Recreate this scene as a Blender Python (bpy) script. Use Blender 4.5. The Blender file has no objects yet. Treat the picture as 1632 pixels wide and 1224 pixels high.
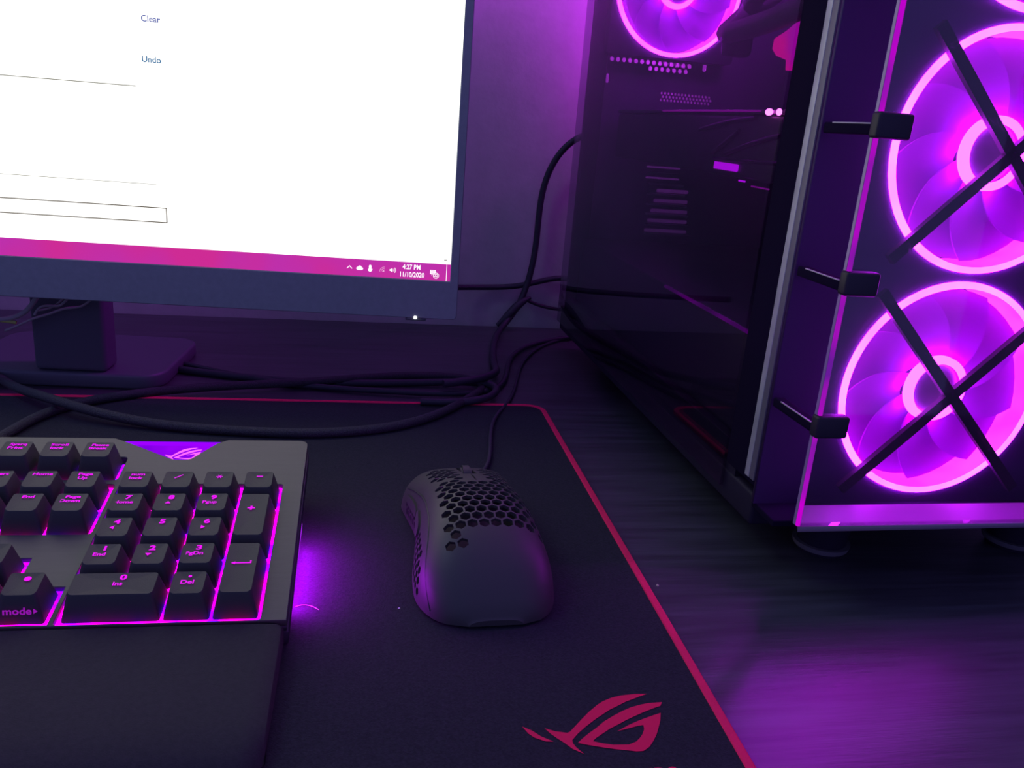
import bpy, bmesh, math, random
from mathutils import Vector, Matrix
R_ = math.radians
PI = math.pi
random.seed(4)
SC = bpy.context.scene
COL = SC.collection

# ------------------------------------------------------------------ camera
cd = bpy.data.cameras.new('camera')
cam = bpy.data.objects.new('camera', cd)
COL.objects.link(cam)
cd.sensor_fit = 'HORIZONTAL'
cd.sensor_width = 36.0
cd.lens = 1313.6 / 1632 * 36.0
cd.clip_start = 0.01
YAW, PITCH, ROLL = R_(-11.3), R_(17.475), R_(4.664)
fwd = Vector((0, math.cos(PITCH), -math.sin(PITCH)))
rgt = Vector((1, 0, 0))
upv = rgt.cross(fwd)
r2 = math.cos(ROLL) * rgt + math.sin(ROLL) * upv
u2 = -math.sin(ROLL) * rgt + math.cos(ROLL) * upv
M = Matrix((r2, u2, -fwd)).transposed()
cam.matrix_world = Matrix.Translation((0, 0, 0.2159)) @ (Matrix.Rotation(YAW, 3, 'Z') @ M).to_4x4()
SC.camera = cam

# ------------------------------------------------------------------ world, exposure
wd = bpy.data.worlds.new('world')
SC.world = wd
wd.use_nodes = True
wd.node_tree.nodes['Background'].inputs[0].default_value = (0.26, 0.25, 0.86, 1)
wd.node_tree.nodes['Background'].inputs[1].default_value = 0.68
SC.view_settings.view_transform = 'Standard'
SC.view_settings.look = 'None'
SC.view_settings.exposure = 0.0
SC.view_settings.gamma = 1.0
SC.view_settings.use_curve_mapping = False


def lamp(name, kind, loc, energy, color, size=0.1, rot=None, sizey=None):
    l = bpy.data.lights.new(name, kind)
    l.energy = energy
    l.color = color
    if kind == 'AREA':
        l.size = size
        if sizey:
            l.shape = 'RECTANGLE'
            l.size_y = sizey
    else:
        l.shadow_soft_size = size
    o = bpy.data.objects.new(name, l)
    COL.objects.link(o)
    o.location = loc
    if rot:
        o.rotation_euler = rot
    return o


LED = (0.62, 0.01, 1.0)
lamp('top_fill_lamp', 'POINT', (0.30, 0.72, 0.60), 8.0, (0.66, 0.03, 1.0), 0.03)  # added violet fill above the case for the wall glow; source unseen
lamp('rear_exhaust_lamp', 'POINT', (0.30, 0.835, 0.30), 0.42, (0.72, 0.03, 1.0), 0.02)
lamp('case_inside_fill', 'POINT', (0.33, 0.60, 0.40), 0.9, LED, 0.03)  # added fill that lifts the dark case interior
lamp('side_fill_lamp', 'POINT', (-0.55, 0.40, 0.85), 3.0, (0.50, 0.85, 1.0), 0.10)  # added bluish fill for the dark desk and bezel; no such lamp seen
lamp('keyboard_side_lamp', 'AREA', (-0.0245, 0.352, 0.0085), 0.060, (0.50, 0.0, 1.0), 0.003, (0, R_(-62), 0), 0.058)
lamp('case_front_fill', 'POINT', (0.25, 0.44, 0.42), 0.18, LED, 0.02)  # second added fill, inside the case near its front


# ------------------------------------------------------------------ materials
def mat(name, col, rough=0.5, metal=0.0, spec=0.5, emit=None, es=0.0, noise=None, bump=None, aniso=None, sheen=0.0):
    m = bpy.data.materials.new(name)
    m.use_nodes = True
    nt = m.node_tree
    b = nt.nodes['Principled BSDF']
    b.inputs['Base Color'].default_value = (*col, 1)
    b.inputs['Roughness'].default_value = rough
    b.inputs['Metallic'].default_value = metal
    b.inputs['Specular IOR Level'].default_value = spec
    if sheen:
        b.inputs['Sheen Weight'].default_value = sheen
    if emit:
        b.inputs['Emission Color'].default_value = (*emit, 1)
        b.inputs['Emission Strength'].default_value = es
    tc = nt.nodes.new('ShaderNodeTexCoord')
    if noise or bump:
        mp = nt.nodes.new('ShaderNodeMapping')
        nt.links.new(tc.outputs['Object'], mp.inputs[0])
        if aniso:
            mp.inputs['Scale'].default_value = aniso
    if noise:
        sc, amt = noise
        n = nt.nodes.new('ShaderNodeTexNoise')
        n.inputs['Scale'].default_value = sc
        n.inputs['Detail'].default_value = 4
        nt.links.new(mp.outputs[0], n.inputs['Vector'])
        r = nt.nodes.new('ShaderNodeValToRGB')
        r.color_ramp.elements[0].position = 0.3
        r.color_ramp.elements[1].position = 0.7
        r.color_ramp.elements[0].color = (*[c * (1 - amt) for c in col], 1)
        r.color_ramp.elements[1].color = (*[min(1, c * (1 + amt)) for c in col], 1)
        nt.links.new(n.outputs['Fac'], r.inputs[0])
        nt.links.new(r.outputs[0], b.inputs['Base Color'])
    if bump:
        sc, st = bump
        n = nt.nodes.new('ShaderNodeTexNoise')
        n.inputs['Scale'].default_value = sc
        n.inputs['Detail'].default_value = 3
        nt.links.new(mp.outputs[0], n.inputs['Vector'])
        bp = nt.nodes.new('ShaderNodeBump')
        bp.inputs['Strength'].default_value = st
        bp.inputs['Distance'].default_value = 0.001
        nt.links.new(n.outputs['Fac'], bp.inputs['Height'])
        nt.links.new(bp.outputs[0], b.inputs['Normal'])
    return m


def emat(name, c1, s, c2=None, scale=30, s2=None):
    m = bpy.data.materials.new(name)
    m.use_nodes = True
    nt = m.node_tree
    nt.nodes.clear()
    o = nt.nodes.new('ShaderNodeOutputMaterial')
    e = nt.nodes.new('ShaderNodeEmission')
    e.inputs[0].default_value = (*c1, 1)
    e.inputs[1].default_value = s
    nt.links.new(e.outputs[0], o.inputs[0])
    if c2:
        tc = nt.nodes.new('ShaderNodeTexCoord')
        n = nt.nodes.new('ShaderNodeTexNoise')
        n.inputs['Scale'].default_value = scale
        nt.links.new(tc.outputs['Object'], n.inputs['Vector'])
        r = nt.nodes.new('ShaderNodeValToRGB')
        r.color_ramp.elements[0].position = 0.38
        r.color_ramp.elements[1].position = 0.62
        r.color_ramp.elements[0].color = (*c1, 1)
        r.color_ramp.elements[1].color = (*c2, 1)
        nt.links.new(n.outputs['Fac'], r.inputs[0])
        nt.links.new(r.outputs[0], e.inputs[0])
    return m


def glassmat(name, tint, ior=1.5, rough=0.02):
    m = bpy.data.materials.new(name)
    m.use_nodes = True
    nt = m.node_tree
    nt.nodes.clear()
    o = nt.nodes.new('ShaderNodeOutputMaterial')
    t = nt.nodes.new('ShaderNodeBsdfTransparent')
    t.inputs[0].default_value = (*tint, 1)
    g = nt.nodes.new('ShaderNodeBsdfGlossy')
    g.inputs['Roughness'].default_value = rough
    f = nt.nodes.new('ShaderNodeFresnel')
    f.inputs[0].default_value = ior
    gm = nt.nodes.new('ShaderNodeNewGeometry')
    mr = nt.nodes.new('ShaderNodeMapRange')
    mr.inputs['To Min'].default_value = ior
    mr.inputs['To Max'].default_value = 1 / ior
    nt.links.new(gm.outputs['Backfacing'], mr.inputs['Value'])
    nt.links.new(mr.outputs[0], f.inputs[0])
    mx = nt.nodes.new('ShaderNodeMixShader')
    nt.links.new(f.outputs[0], mx.inputs[0])
    nt.links.new(t.outputs[0], mx.inputs[1])
    nt.links.new(g.outputs[0], mx.inputs[2])
    nt.links.new(mx.outputs[0], o.inputs[0])
    return m


def blademat():
    m = bpy.data.materials.new('frosted_blade')
    m.use_nodes = True
    nt = m.node_tree
    nt.nodes.clear()
    o = nt.nodes.new('ShaderNodeOutputMaterial')
    d = nt.nodes.new('ShaderNodeBsdfDiffuse')
    d.inputs[0].default_value = (0.62, 0.03, 0.80, 1)
    t = nt.nodes.new('ShaderNodeBsdfTranslucent')
    t.inputs[0].default_value = (0.62, 0.03, 0.80, 1)
    mx = nt.nodes.new('ShaderNodeMixShader')
    mx.inputs[0].default_value = 0.45
    nt.links.new(d.outputs[0], mx.inputs[1])
    nt.links.new(t.outputs[0], mx.inputs[2])
    nt.links.new(mx.outputs[0], o.inputs[0])
    return m


MT = dict(
    wall=mat('wall_paint', (0.42, 0.40, 0.42), 0.85, noise=(60, 0.05), bump=(180, 0.25)),
    floor=mat('floor_laminate', (0.12, 0.09, 0.07), 0.6, noise=(6, 0.2)),
    desk=mat('desk_laminate', (0.050, 0.050, 0.060), 0.38, spec=0.75, noise=(14, 0.35), bump=(60, 0.12), aniso=(1, 14, 1)),
    deskmetal=mat('desk_leg_metal', (0.05, 0.05, 0.05), 0.5),
    pad=mat('pad_cloth', (0.021, 0.021, 0.029), 0.95, spec=0.1, noise=(900, 0.25), bump=(1500, 0.3), sheen=0.05),
    red=mat('red_stitching', (0.85, 0.02, 0.11), 0.8, spec=0.2, bump=(900, 0.5)),
    print=mat('red_print', (0.72, 0.02, 0.09), 0.85, spec=0.1),
    kframe=mat('brushed_dark_aluminium', (0.068, 0.066, 0.062), 0.5, 0.15, noise=(60, 0.05), bump=(300, 0.04), aniso=(1, 12, 1)),
    kbody=mat('keyboard_black_plastic', (0.035, 0.03, 0.045), 0.55),
    cap=mat('keycap_plastic', (0.036, 0.038, 0.036), 0.55, spec=0.3, bump=(2500, 0.1)),
    rest=mat('soft_rest', (0.031, 0.033, 0.033), 0.85, spec=0.2, noise=(500, 0.1), bump=(1600, 0.25)),
    kglow=emat('key_light', (0.90, 0.0, 0.46), 4.5, (0.14, 0.0, 1.0), 95),
    legend=emat('legend_light', (0.85, 0.01, 0.95), 1.1),
    front_legend=emat('front_legend_light', (0.35, 0.01, 0.5), 0.8),
    badge=emat('badge_light', (0.20, 0.0, 0.75), 1.0, (0.34, 0.0, 0.95), 40),
    badge_mark=emat('badge_mark_light', (1.0, 0.12, 0.9), 1.3),
    under=emat('underglow', (0.55, 0.0, 1.0), 60),
    side_glow=emat('side_glow', (0.35, 0.02, 0.8), 1.0),
    bezel=mat('monitor_bezel_plastic', (0.20, 0.22, 0.22), 0.5, noise=(300, 0.05)),
    mblack=mat('monitor_black_plastic', (0.085, 0.095, 0.11), 0.5),
    white=emat('screen_white', (1.0, 0.99, 0.95), 1.5),
    bar=emat('screen_taskbar', (0.50, 0.03, 0.42), 1.0, (0.62, 0.025, 0.30), 14),
    blue1=emat('screen_text_clear', (0.10, 0.13, 0.40), 1.0),
    blue2=emat('screen_text_undo', (0.03, 0.16, 0.34), 1.0),
    sline=emat('screen_rule', (0.30, 0.30, 0.26), 1.0),
    sbox=emat('screen_box_rule', (0.12, 0.10, 0.08), 1.0),
    icon=emat('screen_icon_white', (1.0, 0.9, 1.0), 1.2),
    icon_dim=emat('screen_icon_dim', (0.85, 0.35, 0.7), 1.0),
    led=emat('power_led', (1.0, 0.97, 1.0), 4.0),
    case=mat('case_black_steel', (0.018, 0.013, 0.028), 0.6, spec=0.2, noise=(200, 0.1)),
    caseint=mat('case_interior_steel', (0.11, 0.09, 0.13), 0.45),
    tray=mat('tray_grey_plastic', (0.20, 0.15, 0.22), 0.5),
    plate=mat('front_plate_plastic', (0.050, 0.022, 0.085), 0.6, spec=0.3),
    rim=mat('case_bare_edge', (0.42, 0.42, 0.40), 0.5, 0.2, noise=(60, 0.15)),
    rim2=mat('case_edge_grey', (0.15, 0.14, 0.16), 0.5, 0.2),  # darker grey of the edge strip and foot rings
    fglass=glassmat('front_glass', (0.82, 0.80, 0.85)),
    sglass=glassmat('side_glass_tinted', (0.74, 0.70, 0.78)),
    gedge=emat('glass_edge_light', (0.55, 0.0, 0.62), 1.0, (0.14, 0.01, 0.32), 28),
    gedge2=mat('glass_edge', (0.30, 0.20, 0.36), 0.3),
    fanframe=mat('fan_black_plastic', (0.018, 0.014, 0.025), 0.5, spec=0.3),
    sideblack=mat('frame_side_black', (0.010, 0.006, 0.02), 0.9, spec=0.03),
    ring=emat('fan_ring_light', (0.62, 0.009, 1.0), 62.0, (0.56, 0.012, 1.0), 45),
    wallring=emat('fan_inner_diffuser', (0.80, 0.022, 0.85), 7, (0.60, 0.010, 0.75), 30),
    hubring=emat('fan_hub_light', (0.66, 0.011, 1.0), 48),
    blade=blademat(),
    hub=mat('fan_hub_plastic', (0.10, 0.06, 0.14), 0.4),
    tube=mat('braided_hose', (0.03, 0.025, 0.035), 0.6, noise=(1400, 0.9), bump=(1600, 0.8)),
    pink=emat('pink_acrylic_light', (0.85, 0.0, 0.36), 0.95, (0.55, 0.0, 0.5), 40),
    gpuled=emat('card_led', (1.0, 0.12, 0.85), 9.0),
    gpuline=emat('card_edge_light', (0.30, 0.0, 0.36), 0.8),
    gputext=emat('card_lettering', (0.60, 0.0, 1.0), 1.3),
    pcb=mat('circuit_board', (0.02, 0.018, 0.025), 0.4, noise=(120, 0.4)),
    steel=mat('bare_steel', (0.5, 0.47, 0.5), 0.35, 0.8),
    shroud=mat('shroud_steel', (0.05, 0.04, 0.06), 0.35, spec=0.7),
    mshell=mat('mouse_matte_plastic', (0.048, 0.046, 0.044), 0.5, spec=0.4),
    mdark=mat('mouse_dark_plastic', (0.02, 0.02, 0.025), 0.5),
    cable=mat('cable_rubber', (0.022, 0.020, 0.035), 0.6),
    braid=mat('braided_cable', (0.030, 0.028, 0.038), 0.8, noise=(1500, 0.6), bump=(1500, 0.6)),
    wire_grey=mat('wire_grey', (0.30, 0.29, 0.27), 0.6),
    wire_green=mat('wire_yellow_green', (0.40, 0.48, 0.10), 0.6),
    lint=mat('lint_fibre', (0.7, 0.65, 0.7), 0.8),
    crumb=mat('crumb_tan', (0.45, 0.42, 0.30), 0.9),
)


# ------------------------------------------------------------------ helpers
def link(name, me, m=None, parent=None, smooth=None):
    if m is not None and not me.materials:
        me.materials.append(m)
    if smooth is not None:
        for p in me.polygons:
            p.use_smooth = smooth
    o = bpy.data.objects.new(name, me)
    COL.objects.link(o)
    if parent:
        o.parent = parent
    return o


def bm2me(bm, name='mesh', smooth_angle=None):
    me = bpy.data.meshes.new(name)
    bmesh.ops.recalc_face_normals(bm, faces=bm.faces)
    if smooth_angle:
        for f in bm.faces:
            f.smooth = True
        for e in bm.edges:
            if len(e.link_faces) == 2 and e.calc_face_angle(0) > smooth_angle:
                e.smooth = False
    bm.to_mesh(me)
    bm.free()
    return me


def empty(name, loc, rot=(0, 0, 0), label=None, cat=None, group=None):
    o = bpy.data.objects.new(name, None)
    COL.objects.link(o)
    o.location = loc
    o.rotation_euler = rot
    tag(o, label, cat, group)
    return o


def tag(o, label=None, cat=None, group=None, kind=None):
    if label: o['label'] = label
    if cat: o['category'] = cat
    if group: o['group'] = group
    if kind: o['kind'] = kind
    return o


def addbox(bm, x0, x1, y0, y1, z0, z1, bev=0.0):
    r = bmesh.ops.create_cube(bm, size=1)
    vs = r['verts']
    for v in vs:
        v.co = Vector(((x0 + x1) / 2 + v.co.x * (x1 - x0), (y0 + y1) / 2 + v.co.y * (y1 - y0), (z0 + z1) / 2 + v.co.z * (z1 - z0)))
    if bev:
        es = list({e for v in vs for e in v.link_edges})
        bmesh.ops.bevel(bm, geom=es, offset=bev, segments=3, affect='EDGES', profile=0.5)


def box(name, m, parent, x0, x1, y0, y1, z0, z1, bev=0.0):
    bm = bmesh.new()
    addbox(bm, x0, x1, y0, y1, z0, z1, bev)
    return link(name, bm2me(bm, name, 0.6), m, parent)


def from_curve(cu):
    o = bpy.data.objects.new('tmp', cu)
    COL.objects.link(o)
    dg = bpy.context.evaluated_depsgraph_get()
    me = bpy.data.meshes.new_from_object(o.evaluated_get(dg))
    bpy.data.objects.remove(o)
    return me


def plate_me(loops, z0, z1, bev=0.0, mtx=None):
    """flat outline with holes, thickness z0..z1"""
    cu = bpy.data.curves.new('plate', 'CURVE')
    cu.dimensions = '2D'
    cu.fill_mode = 'BOTH'
    for lp in loops:
        s = cu.splines.new('POLY')
        s.points.add(len(lp) - 1)
        for p, q in zip(s.points, lp):
            p.co = (q[0], q[1], 0, 1)
        s.use_cyclic_u = True
    h = (z1 - z0) / 2
    cu.extrude = max(0, h - bev)
    if bev:
        cu.bevel_depth = bev
        cu.bevel_resolution = 1
        cu.offset = -bev
    me = from_curve(cu)
    T = Matrix.Translation((0, 0, (z0 + z1) / 2))
    me.transform((mtx or Matrix()) @ T)
    bm = bmesh.new()
    bm.from_mesh(me)
    bmesh.ops.remove_doubles(bm, verts=bm.verts, dist=1e-6)
    bm.to_mesh(me)
    bm.free()
    return me


def tube_me(pts, r, res=6, cyc=False, smooth=True, taper=None):
    cu = bpy.data.curves.new('tube', 'CURVE')
    cu.dimensions = '3D'
    s = cu.splines.new('NURBS' if smooth else 'POLY')
    s.points.add(len(pts) - 1)
    for i, (p, q) in enumerate(zip(s.points, pts)):
        p.co = (*q, 1)
        if taper: p.radius = taper[i]
    if smooth:
        s.order_u = 4 if len(pts) > 3 else 3
        s.use_endpoint_u = not cyc
        s.resolution_u = 8
    s.use_cyclic_u = cyc
    cu.bevel_depth = r
    cu.bevel_resolution = res // 2
    cu.use_fill_caps = True
    me = from_curve(cu)
    for p in me.polygons: p.use_smooth = True
    return me


def tube(name, m, parent, pts, r, **k):
    return link(name, tube_me(pts, r, **k), m, parent)


def rrect(x0, x1, y0, y1, r, n=5):
    out = []
    for cx, cy, a in ((x1 - r, y0 + r, -90), (x1 - r, y1 - r, 0), (x0 + r, y1 - r, 90), (x0 + r, y0 + r, 180)):
        for k in range(n + 1):
            t = R_(a + 90 * k / n)
            out.append((cx + r * math.cos(t), cy + r * math.sin(t)))
    return out


def circ(cx, cy, r, n=24, ph=0.0):
    return [(cx + r * math.cos(2 * PI * k / n + ph), cy + r * math.sin(2 * PI * k / n + ph)) for k in range(n)]


def text_me(s, size, align='CENTER', bold=0.0, sx=1.0, shear=0.0):
    cu = bpy.data.curves.new('t', 'FONT')
    cu.body = s
    cu.size = size
    cu.align_x = align
    cu.align_y = 'CENTER'
    cu.offset = bold
    cu.shear = shear
    cu.resolution_u = 3
    me = from_curve(cu)
    if sx != 1.0:
        me.transform(Matrix.Scale(sx, 4, (1, 0, 0)))
    return me


def merge(items):
    """items: list of (mesh, matrix) -> one mesh"""
    bm = bmesh.new()
    for me, mx in items:
        t = me.copy()
        t.transform(mx)
        bm.from_mesh(t)
        bpy.data.meshes.remove(t)
    me = bpy.data.meshes.new('merged')
    bm.to_mesh(me)
    bm.free()
    return me


def poly_me(pts, z=0.0):
    return plate_me([pts], z, z)


def T(x, y, z=0):
    return Matrix.Translation((x, y, z))


# plane mapping for upright plates: local (x, y) -> (u, z), extrusion -> depth (+y)
UP = Matrix(((1, 0, 0, 0), (0, 0, 1, 0), (0, 1, 0, 0), (0, 0, 0, 1)))

# ------------------------------------------------------------------ setting
WY = 0.8826
w = box('wall_back', MT['wall'], None, -2.0, 1.6, WY, WY + 0.1, -0.75, 1.75)
tag(w, kind='structure')
w = box('wall_right', MT['wall'], None, 1.6, 1.7, -1.2, WY + 0.1, -0.75, 1.75)
tag(w, kind='structure')
f = box('floor', MT['floor'], None, -2.0, 1.6, -1.2, WY, -0.80, -0.75)
tag(f, kind='structure')
b = box('baseboard_back', mat('baseboard_paint', (0.6, 0.6, 0.6), 0.5), None, -2.0, 1.6, WY - 0.012, WY, -0.75, -0.66)
tag(b, kind='structure')

# desk
desk = empty('desk', (0, 0, -0.75), label='dark wood-grained desk carrying the pad, keyboard, monitor and computer', cat='desk')
box('desktop', MT['desk'], desk, -1.05, 0.72, 0.04, WY - 0.001, 0.722, 0.75, 0.0015)
for lx in (-1.0, 0.62):
    for ly in (0.08, 0.80):
        box('leg', MT['deskmetal'], desk, lx, lx + 0.05, ly, ly + 0.05, 0.0, 0.722, 0.002)

# ------------------------------------------------------------------ mouse pad
PADX, PADY = 0.1485, 0.6108
pad = empty('mouse_pad', (PADX, PADY, 0), (0, 0, R_(-0.6)), 'long black cloth desk pad with red stitched edge and red eye emblem', 'mouse pad')
PW, PD = 0.90, 0.42
link('cloth', plate_me([rrect(-PW, -0.0005, -PD, -0.0005, 0.014, 8)], 0.0003, 0.0028), MT['pad'], pad)
band = [rrect(-PW, 0.0, -PD, 0.0, 0.015, 8), rrect(-PW + 0.0042, -0.0042, -PD + 0.0042, -0.0042, 0.0108, 8)]
st = link('stitched_edge', plate_me(band, 0.0001, 0.0034, 0.0008), MT['red'], pad)
st['label'] = 'red stitched edging band'


def _pad_xy(px, py):
    # print measured on the pad (pixel -> pad plane), real millimetres on the cloth
    d = (M @ Vector(((px - 816) / 1313.6, -(py - 612) / 1313.6, -1)))
    d = Matrix.Rotation(YAW, 3, 'Z') @ d
    k = (0.0028 - 0.2159) / d.z
    p = Vector((d.x * k - PADX, d.y * k - PADY, 0))
    p = Matrix.Rotation(R_(0.6), 3, 'Z') @ p
    return p.x, p.y


def emb(pts):
    return [_pad_xy(780 + a / 3.548, 1050 + b / 3.548) for a, b in pts]


E1 = [(185, 385), (240, 408), (290, 440), (362, 470), (320, 470), (255, 448), (220, 425)]
E2 = [(312, 395), (370, 412), (440, 421), (455, 415), (485, 383), (520, 345), (565, 300), (610, 262), (640, 243), (690, 222), (745, 209), (820, 201), (890, 200),
      (850, 214), (770, 245), (680, 290), (600, 343), (545, 385), (500, 425), (468, 462), (472, 480), (490, 502), (535, 540), (470, 512), (430, 482), (380, 450), (345, 425)]
E3 = [(500, 478), (520, 458), (560, 425), (600, 396), (650, 355), (700, 325), (750, 298), (800, 276), (850, 262), (900, 252), (975, 247), (966, 268), (930, 280), (880, 300), (830, 322),
      (780, 345), (730, 372), (680, 398), (640, 425), (600, 452), (585, 468), (640, 480), (700, 488), (790, 487), (830, 470), (850, 450), (865, 428), (875, 400), (870, 376),
      (835, 382), (800, 392), (722, 412), (790, 375), (840, 353), (880, 338), (925, 322), (968, 308), (966, 350), (955, 395), (945, 430), (925, 470), (905, 500), (870, 524), (830, 526), (800, 522),
      (720, 514), (650, 505), (560, 490)]
me = merge([(poly_me(emb(e)), T(0, 0, 0.0030)) for e in (E1, E2, E3)])
o = link('eye_emblem', me, MT['print'], pad)
o['label'] = 'red printed eye emblem'
tm = text_me('REPUBLIC OF GAMERS', 0.0072, align='RIGHT', bold=0.0001, sx=1.15)
o = link('lettering', tm, MT['print'], pad)
o.location = (0.1192 - PADX, 0.2190 - PADY, 0.0030)
o['label'] = 'red printed lettering below the emblem'

# ------------------------------------------------------------------ keyboard
U = 0.01905
kb = empty('keyboard', (-0.1031, 0.3564, 0.0335), (R_(8.856), 0, R_(-0.45)),
           'black mechanical keyboard with magenta backlit keys and grey metal top plate', 'keyboard')
FW = -0.009     # top plate height
XR, XL = 0.0772, -0.385
VB, VT = -0.0568, 0.0862


def arc(cx, cy, r, a0, a1, n=5):
    return [(cx + r * math.cos(R_(a0 + (a1 - a0) * k / n)), cy + r * math.sin(R_(a0 + (a1 - a0) * k / n))) for k in range(n + 1)]


outline = [(XL, VB), (XR + 0.0008, VB)] + arc(XR - 0.0045, VT - 0.0045, 0.0045, 0, 90) + \
    [(0.0345, 0.0862), (0.0292, 0.0826), (0.0185, 0.0665), (0.0160, 0.0655), (0.0110, 0.0655), (0.0085, 0.0662), (-0.0160, 0.0822), (-0.0240, 0.0868)] + [(XL + 0.004, 0.0868), (XL, 0.083)]


def hole(c0, c1, r0, r1, m=0.0016):
    # in key units, from column c0 to c1, row r0 to r1
    yc = lambda r: (r - 2) * U - 0.006
    return rrect(c0 * U - U / 2 - m, c1 * U + U / 2 + m * 0.9, yc(r0) - U / 2 - m, yc(r1) + U / 2 + m * 0.6, 0.002, 3)


holes = [rrect(-U / 2 - 0.0012, 0.0676, VB + 0.0006, 2 * U - 0.006 + U / 2 + 0.001, 0.0015, 3),
         hole(-3.25, -1.25, 3, 4), hole(-3.25, -1.25, 5.32, 5.32),
         hole(-18.5, -4.5, 0, 4), hole(-18.5, -18.5, 5.32, 5.32), hole(-16.5, -13.5, 5.32, 5.32), hole(-12, -9, 5.32, 5.32), hole(-7.5, -4.5, 5.32, 5.32)]
ya = lambda r: (r - 2) * U - 0.006
ax0, ax1 = -3.25 * U - U / 2 - 0.0016, -1.25 * U + U / 2 + 0.0016
bx0, bx1 = -2.25 * U - U / 2 - 0.0016, -2.25 * U + U / 2 + 0.0016
arrow_hole = [(ax0, VB + 0.001), (ax1, VB + 0.001), (ax1, ya(0) + U / 2 + .001), (bx1, ya(0) + U / 2 + .001), (bx1, ya(1) + U / 2 + .001),
              (bx0, ya(1) + U / 2 + .001), (bx0, ya(0) + U / 2 + .001), (ax0, ya(0) + U / 2 + .001)]
holes.append(arrow_hole)
o = link('top_plate', plate_me([outline] + holes, FW - 0.003, FW, 0.0003), MT['kframe'], kb)
o['label'] = 'dark grey brushed metal top plate'
bodyo = [(p[0] * 1.0 + (0.0006 if p[0] > 0.07 else 0), p[1]) for p in outline]
link('body', plate_me([bodyo], FW - 0.0130, FW - 0.0058, 0.0008), MT['kbody'], kb)
# light plate under the keys
lp = [rrect(XL + 0.004, XR - 0.006, VB + 0.0004, 0.064, 0.002, 2)]
o = link('light_plate', plate_me(lp, FW - 0.0057, FW - 0.0024), MT['kglow'], kb)
o['label'] = 'glowing magenta plate under the keys'
link('side_wall', plate_me([outline, rrect(XL + 0.003, XR - 0.003, VB + 0.0003, 0.0645, 0.002, 2)], FW - 0.0058, FW - 0.003), MT['kbody'], kb)
# badge inset at the rear notch
bpoly = [(-0.0158, 0.0818), (0.0085, 0.0665), (0.0110, 0.0658), (0.0160, 0.0658), (0.0185, 0.0668), (0.0290, 0.0822), (0.0335, 0.0848), (-0.0205, 0.0848)]
bd = link('badge_inset', plate_me([bpoly], FW - 0.0062, FW - 0.0016), MT['badge'], kb)
bd['label'] = 'violet glowing triangular badge inset'
box('badge_bar', emat('badge_bar_light', (0.22, 0.0, 1.0), 1.6), kb, -0.0200, 0.0330, 0.0822, 0.0848, FW - 0.0016, FW - 0.0008)
# emblem on badge (same eye shape, small)


def eye_small(sx, sy):
    def nrm(pts):
        return [((a - 640) / 790 * sx, -(b - 370) / 340 * sy) for a, b in pts]
    return merge([(poly_me(nrm(e)), Matrix()) for e in (E1, E2, E3)])


o = link('eye_emblem', eye_small(0.0215, 0.0125), MT['badge_mark'], bd)
o.location = (0.0128, 0.0735, FW - 0.0014)
o['label'] = 'bright pink eye emblem'
# right light bar below the edge
link('light_bar', plate_me([rrect(0.0720, 0.0774, -0.034, 0.030, 0.001, 2)], FW - 0.0142, FW - 0.0130), MT['under'], kb)['label'] = 'violet light bar under the right edge'
link('light_bar', bm2me((lambda b: (addbox(b, 0.0774, 0.0784, -0.036, 0.024, FW - 0.0126, FW - 0.0112), b)[1])(bmesh.new())), MT['side_glow'], kb)['label'] = 'violet light line low on the right side'
for fx in (0.045, -0.34):
    box('foot', MT['kbody'], kb, fx, fx + 0.025, 0.070, 0.080, FW - 0.0333, FW - 0.0130, 0.001)
    box('rubber_pad', MT['mdark'], kb, fx, fx + 0.025, -0.050, -0.043, FW - 0.0139, FW - 0.0129, 0.0003)
# usb lump at the rear
box('cable_boss', MT['kbody'], kb, -0.155, -0.135, 0.080, 0.0895, FW - 0.0125, FW - 0.0040, 0.001)


def keycap_me(wu, hu, tall=0.0):
    """wu, hu in units; top face origin at w=0, centre of the key at (0,0)"""
    bw, bh = (wu * U - 0.0012) / 2, (hu * U - 0.0012) / 2
    tw, th = (wu * U - 0.0064) / 2, (hu * U - 0.0062) / 2
    bm = bmesh.new()
    n = 5
    levels = [(bw, bh, 0.0, -0.0112, 0.0012), (bw - 0.0002, bh - 0.0002, 0.0, -0.0098, 0.0013), (tw + 0.0003, th + 0.0003, 0.0008, -0.0006 + tall, 0.0020), (tw, th, 0.0010, 0.0 + tall, 0.0018)]
    rings = []
    for (a, b, oy, z, r) in levels:
        pts = rrect(-a, a, -b + oy, b + oy, r, n)
        ring = []
        for (x, y) in pts:
            dz = 0.0
            if z > -0.005:
                dz = 0.0009 * (x / a) ** 2 - 0.0004 if wu < 1.6 else 0.0004 * abs(x / a) ** 6
                if wu == 1 and hu == 1: dz += 0.0002 * (y / b)
            ring.append(bm.verts.new((x, y, z + dz)))
        rings.append(ring)
    # inner top ring rows for the dish
    a, b, oy, z, r = levels[-1]
    inner = []
    for s in (0.66, 0.33):
        pts = rrect(-a * s, a * s, -b * s + oy, b * s + oy, r * s, n)
        inner.append([bm.verts.new((x, y, z + (0.0009 * (x / a) ** 2 - 0.0004 if wu < 1.6 else -0.0002))) for x, y in pts])
    rings += inner
    N = len(rings[0])
    for A, B in zip(rings, rings[1:]):
        for k in range(N):
            bm.faces.new((A[k], A[(k + 1) % N], B[(k + 1) % N], B[k]))
    bm.faces.new(rings[-1])
    bm.faces.new(list(reversed(rings[0])))
    return bm2me(bm, 'keycap', 0.55)


_caps = {}


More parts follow.
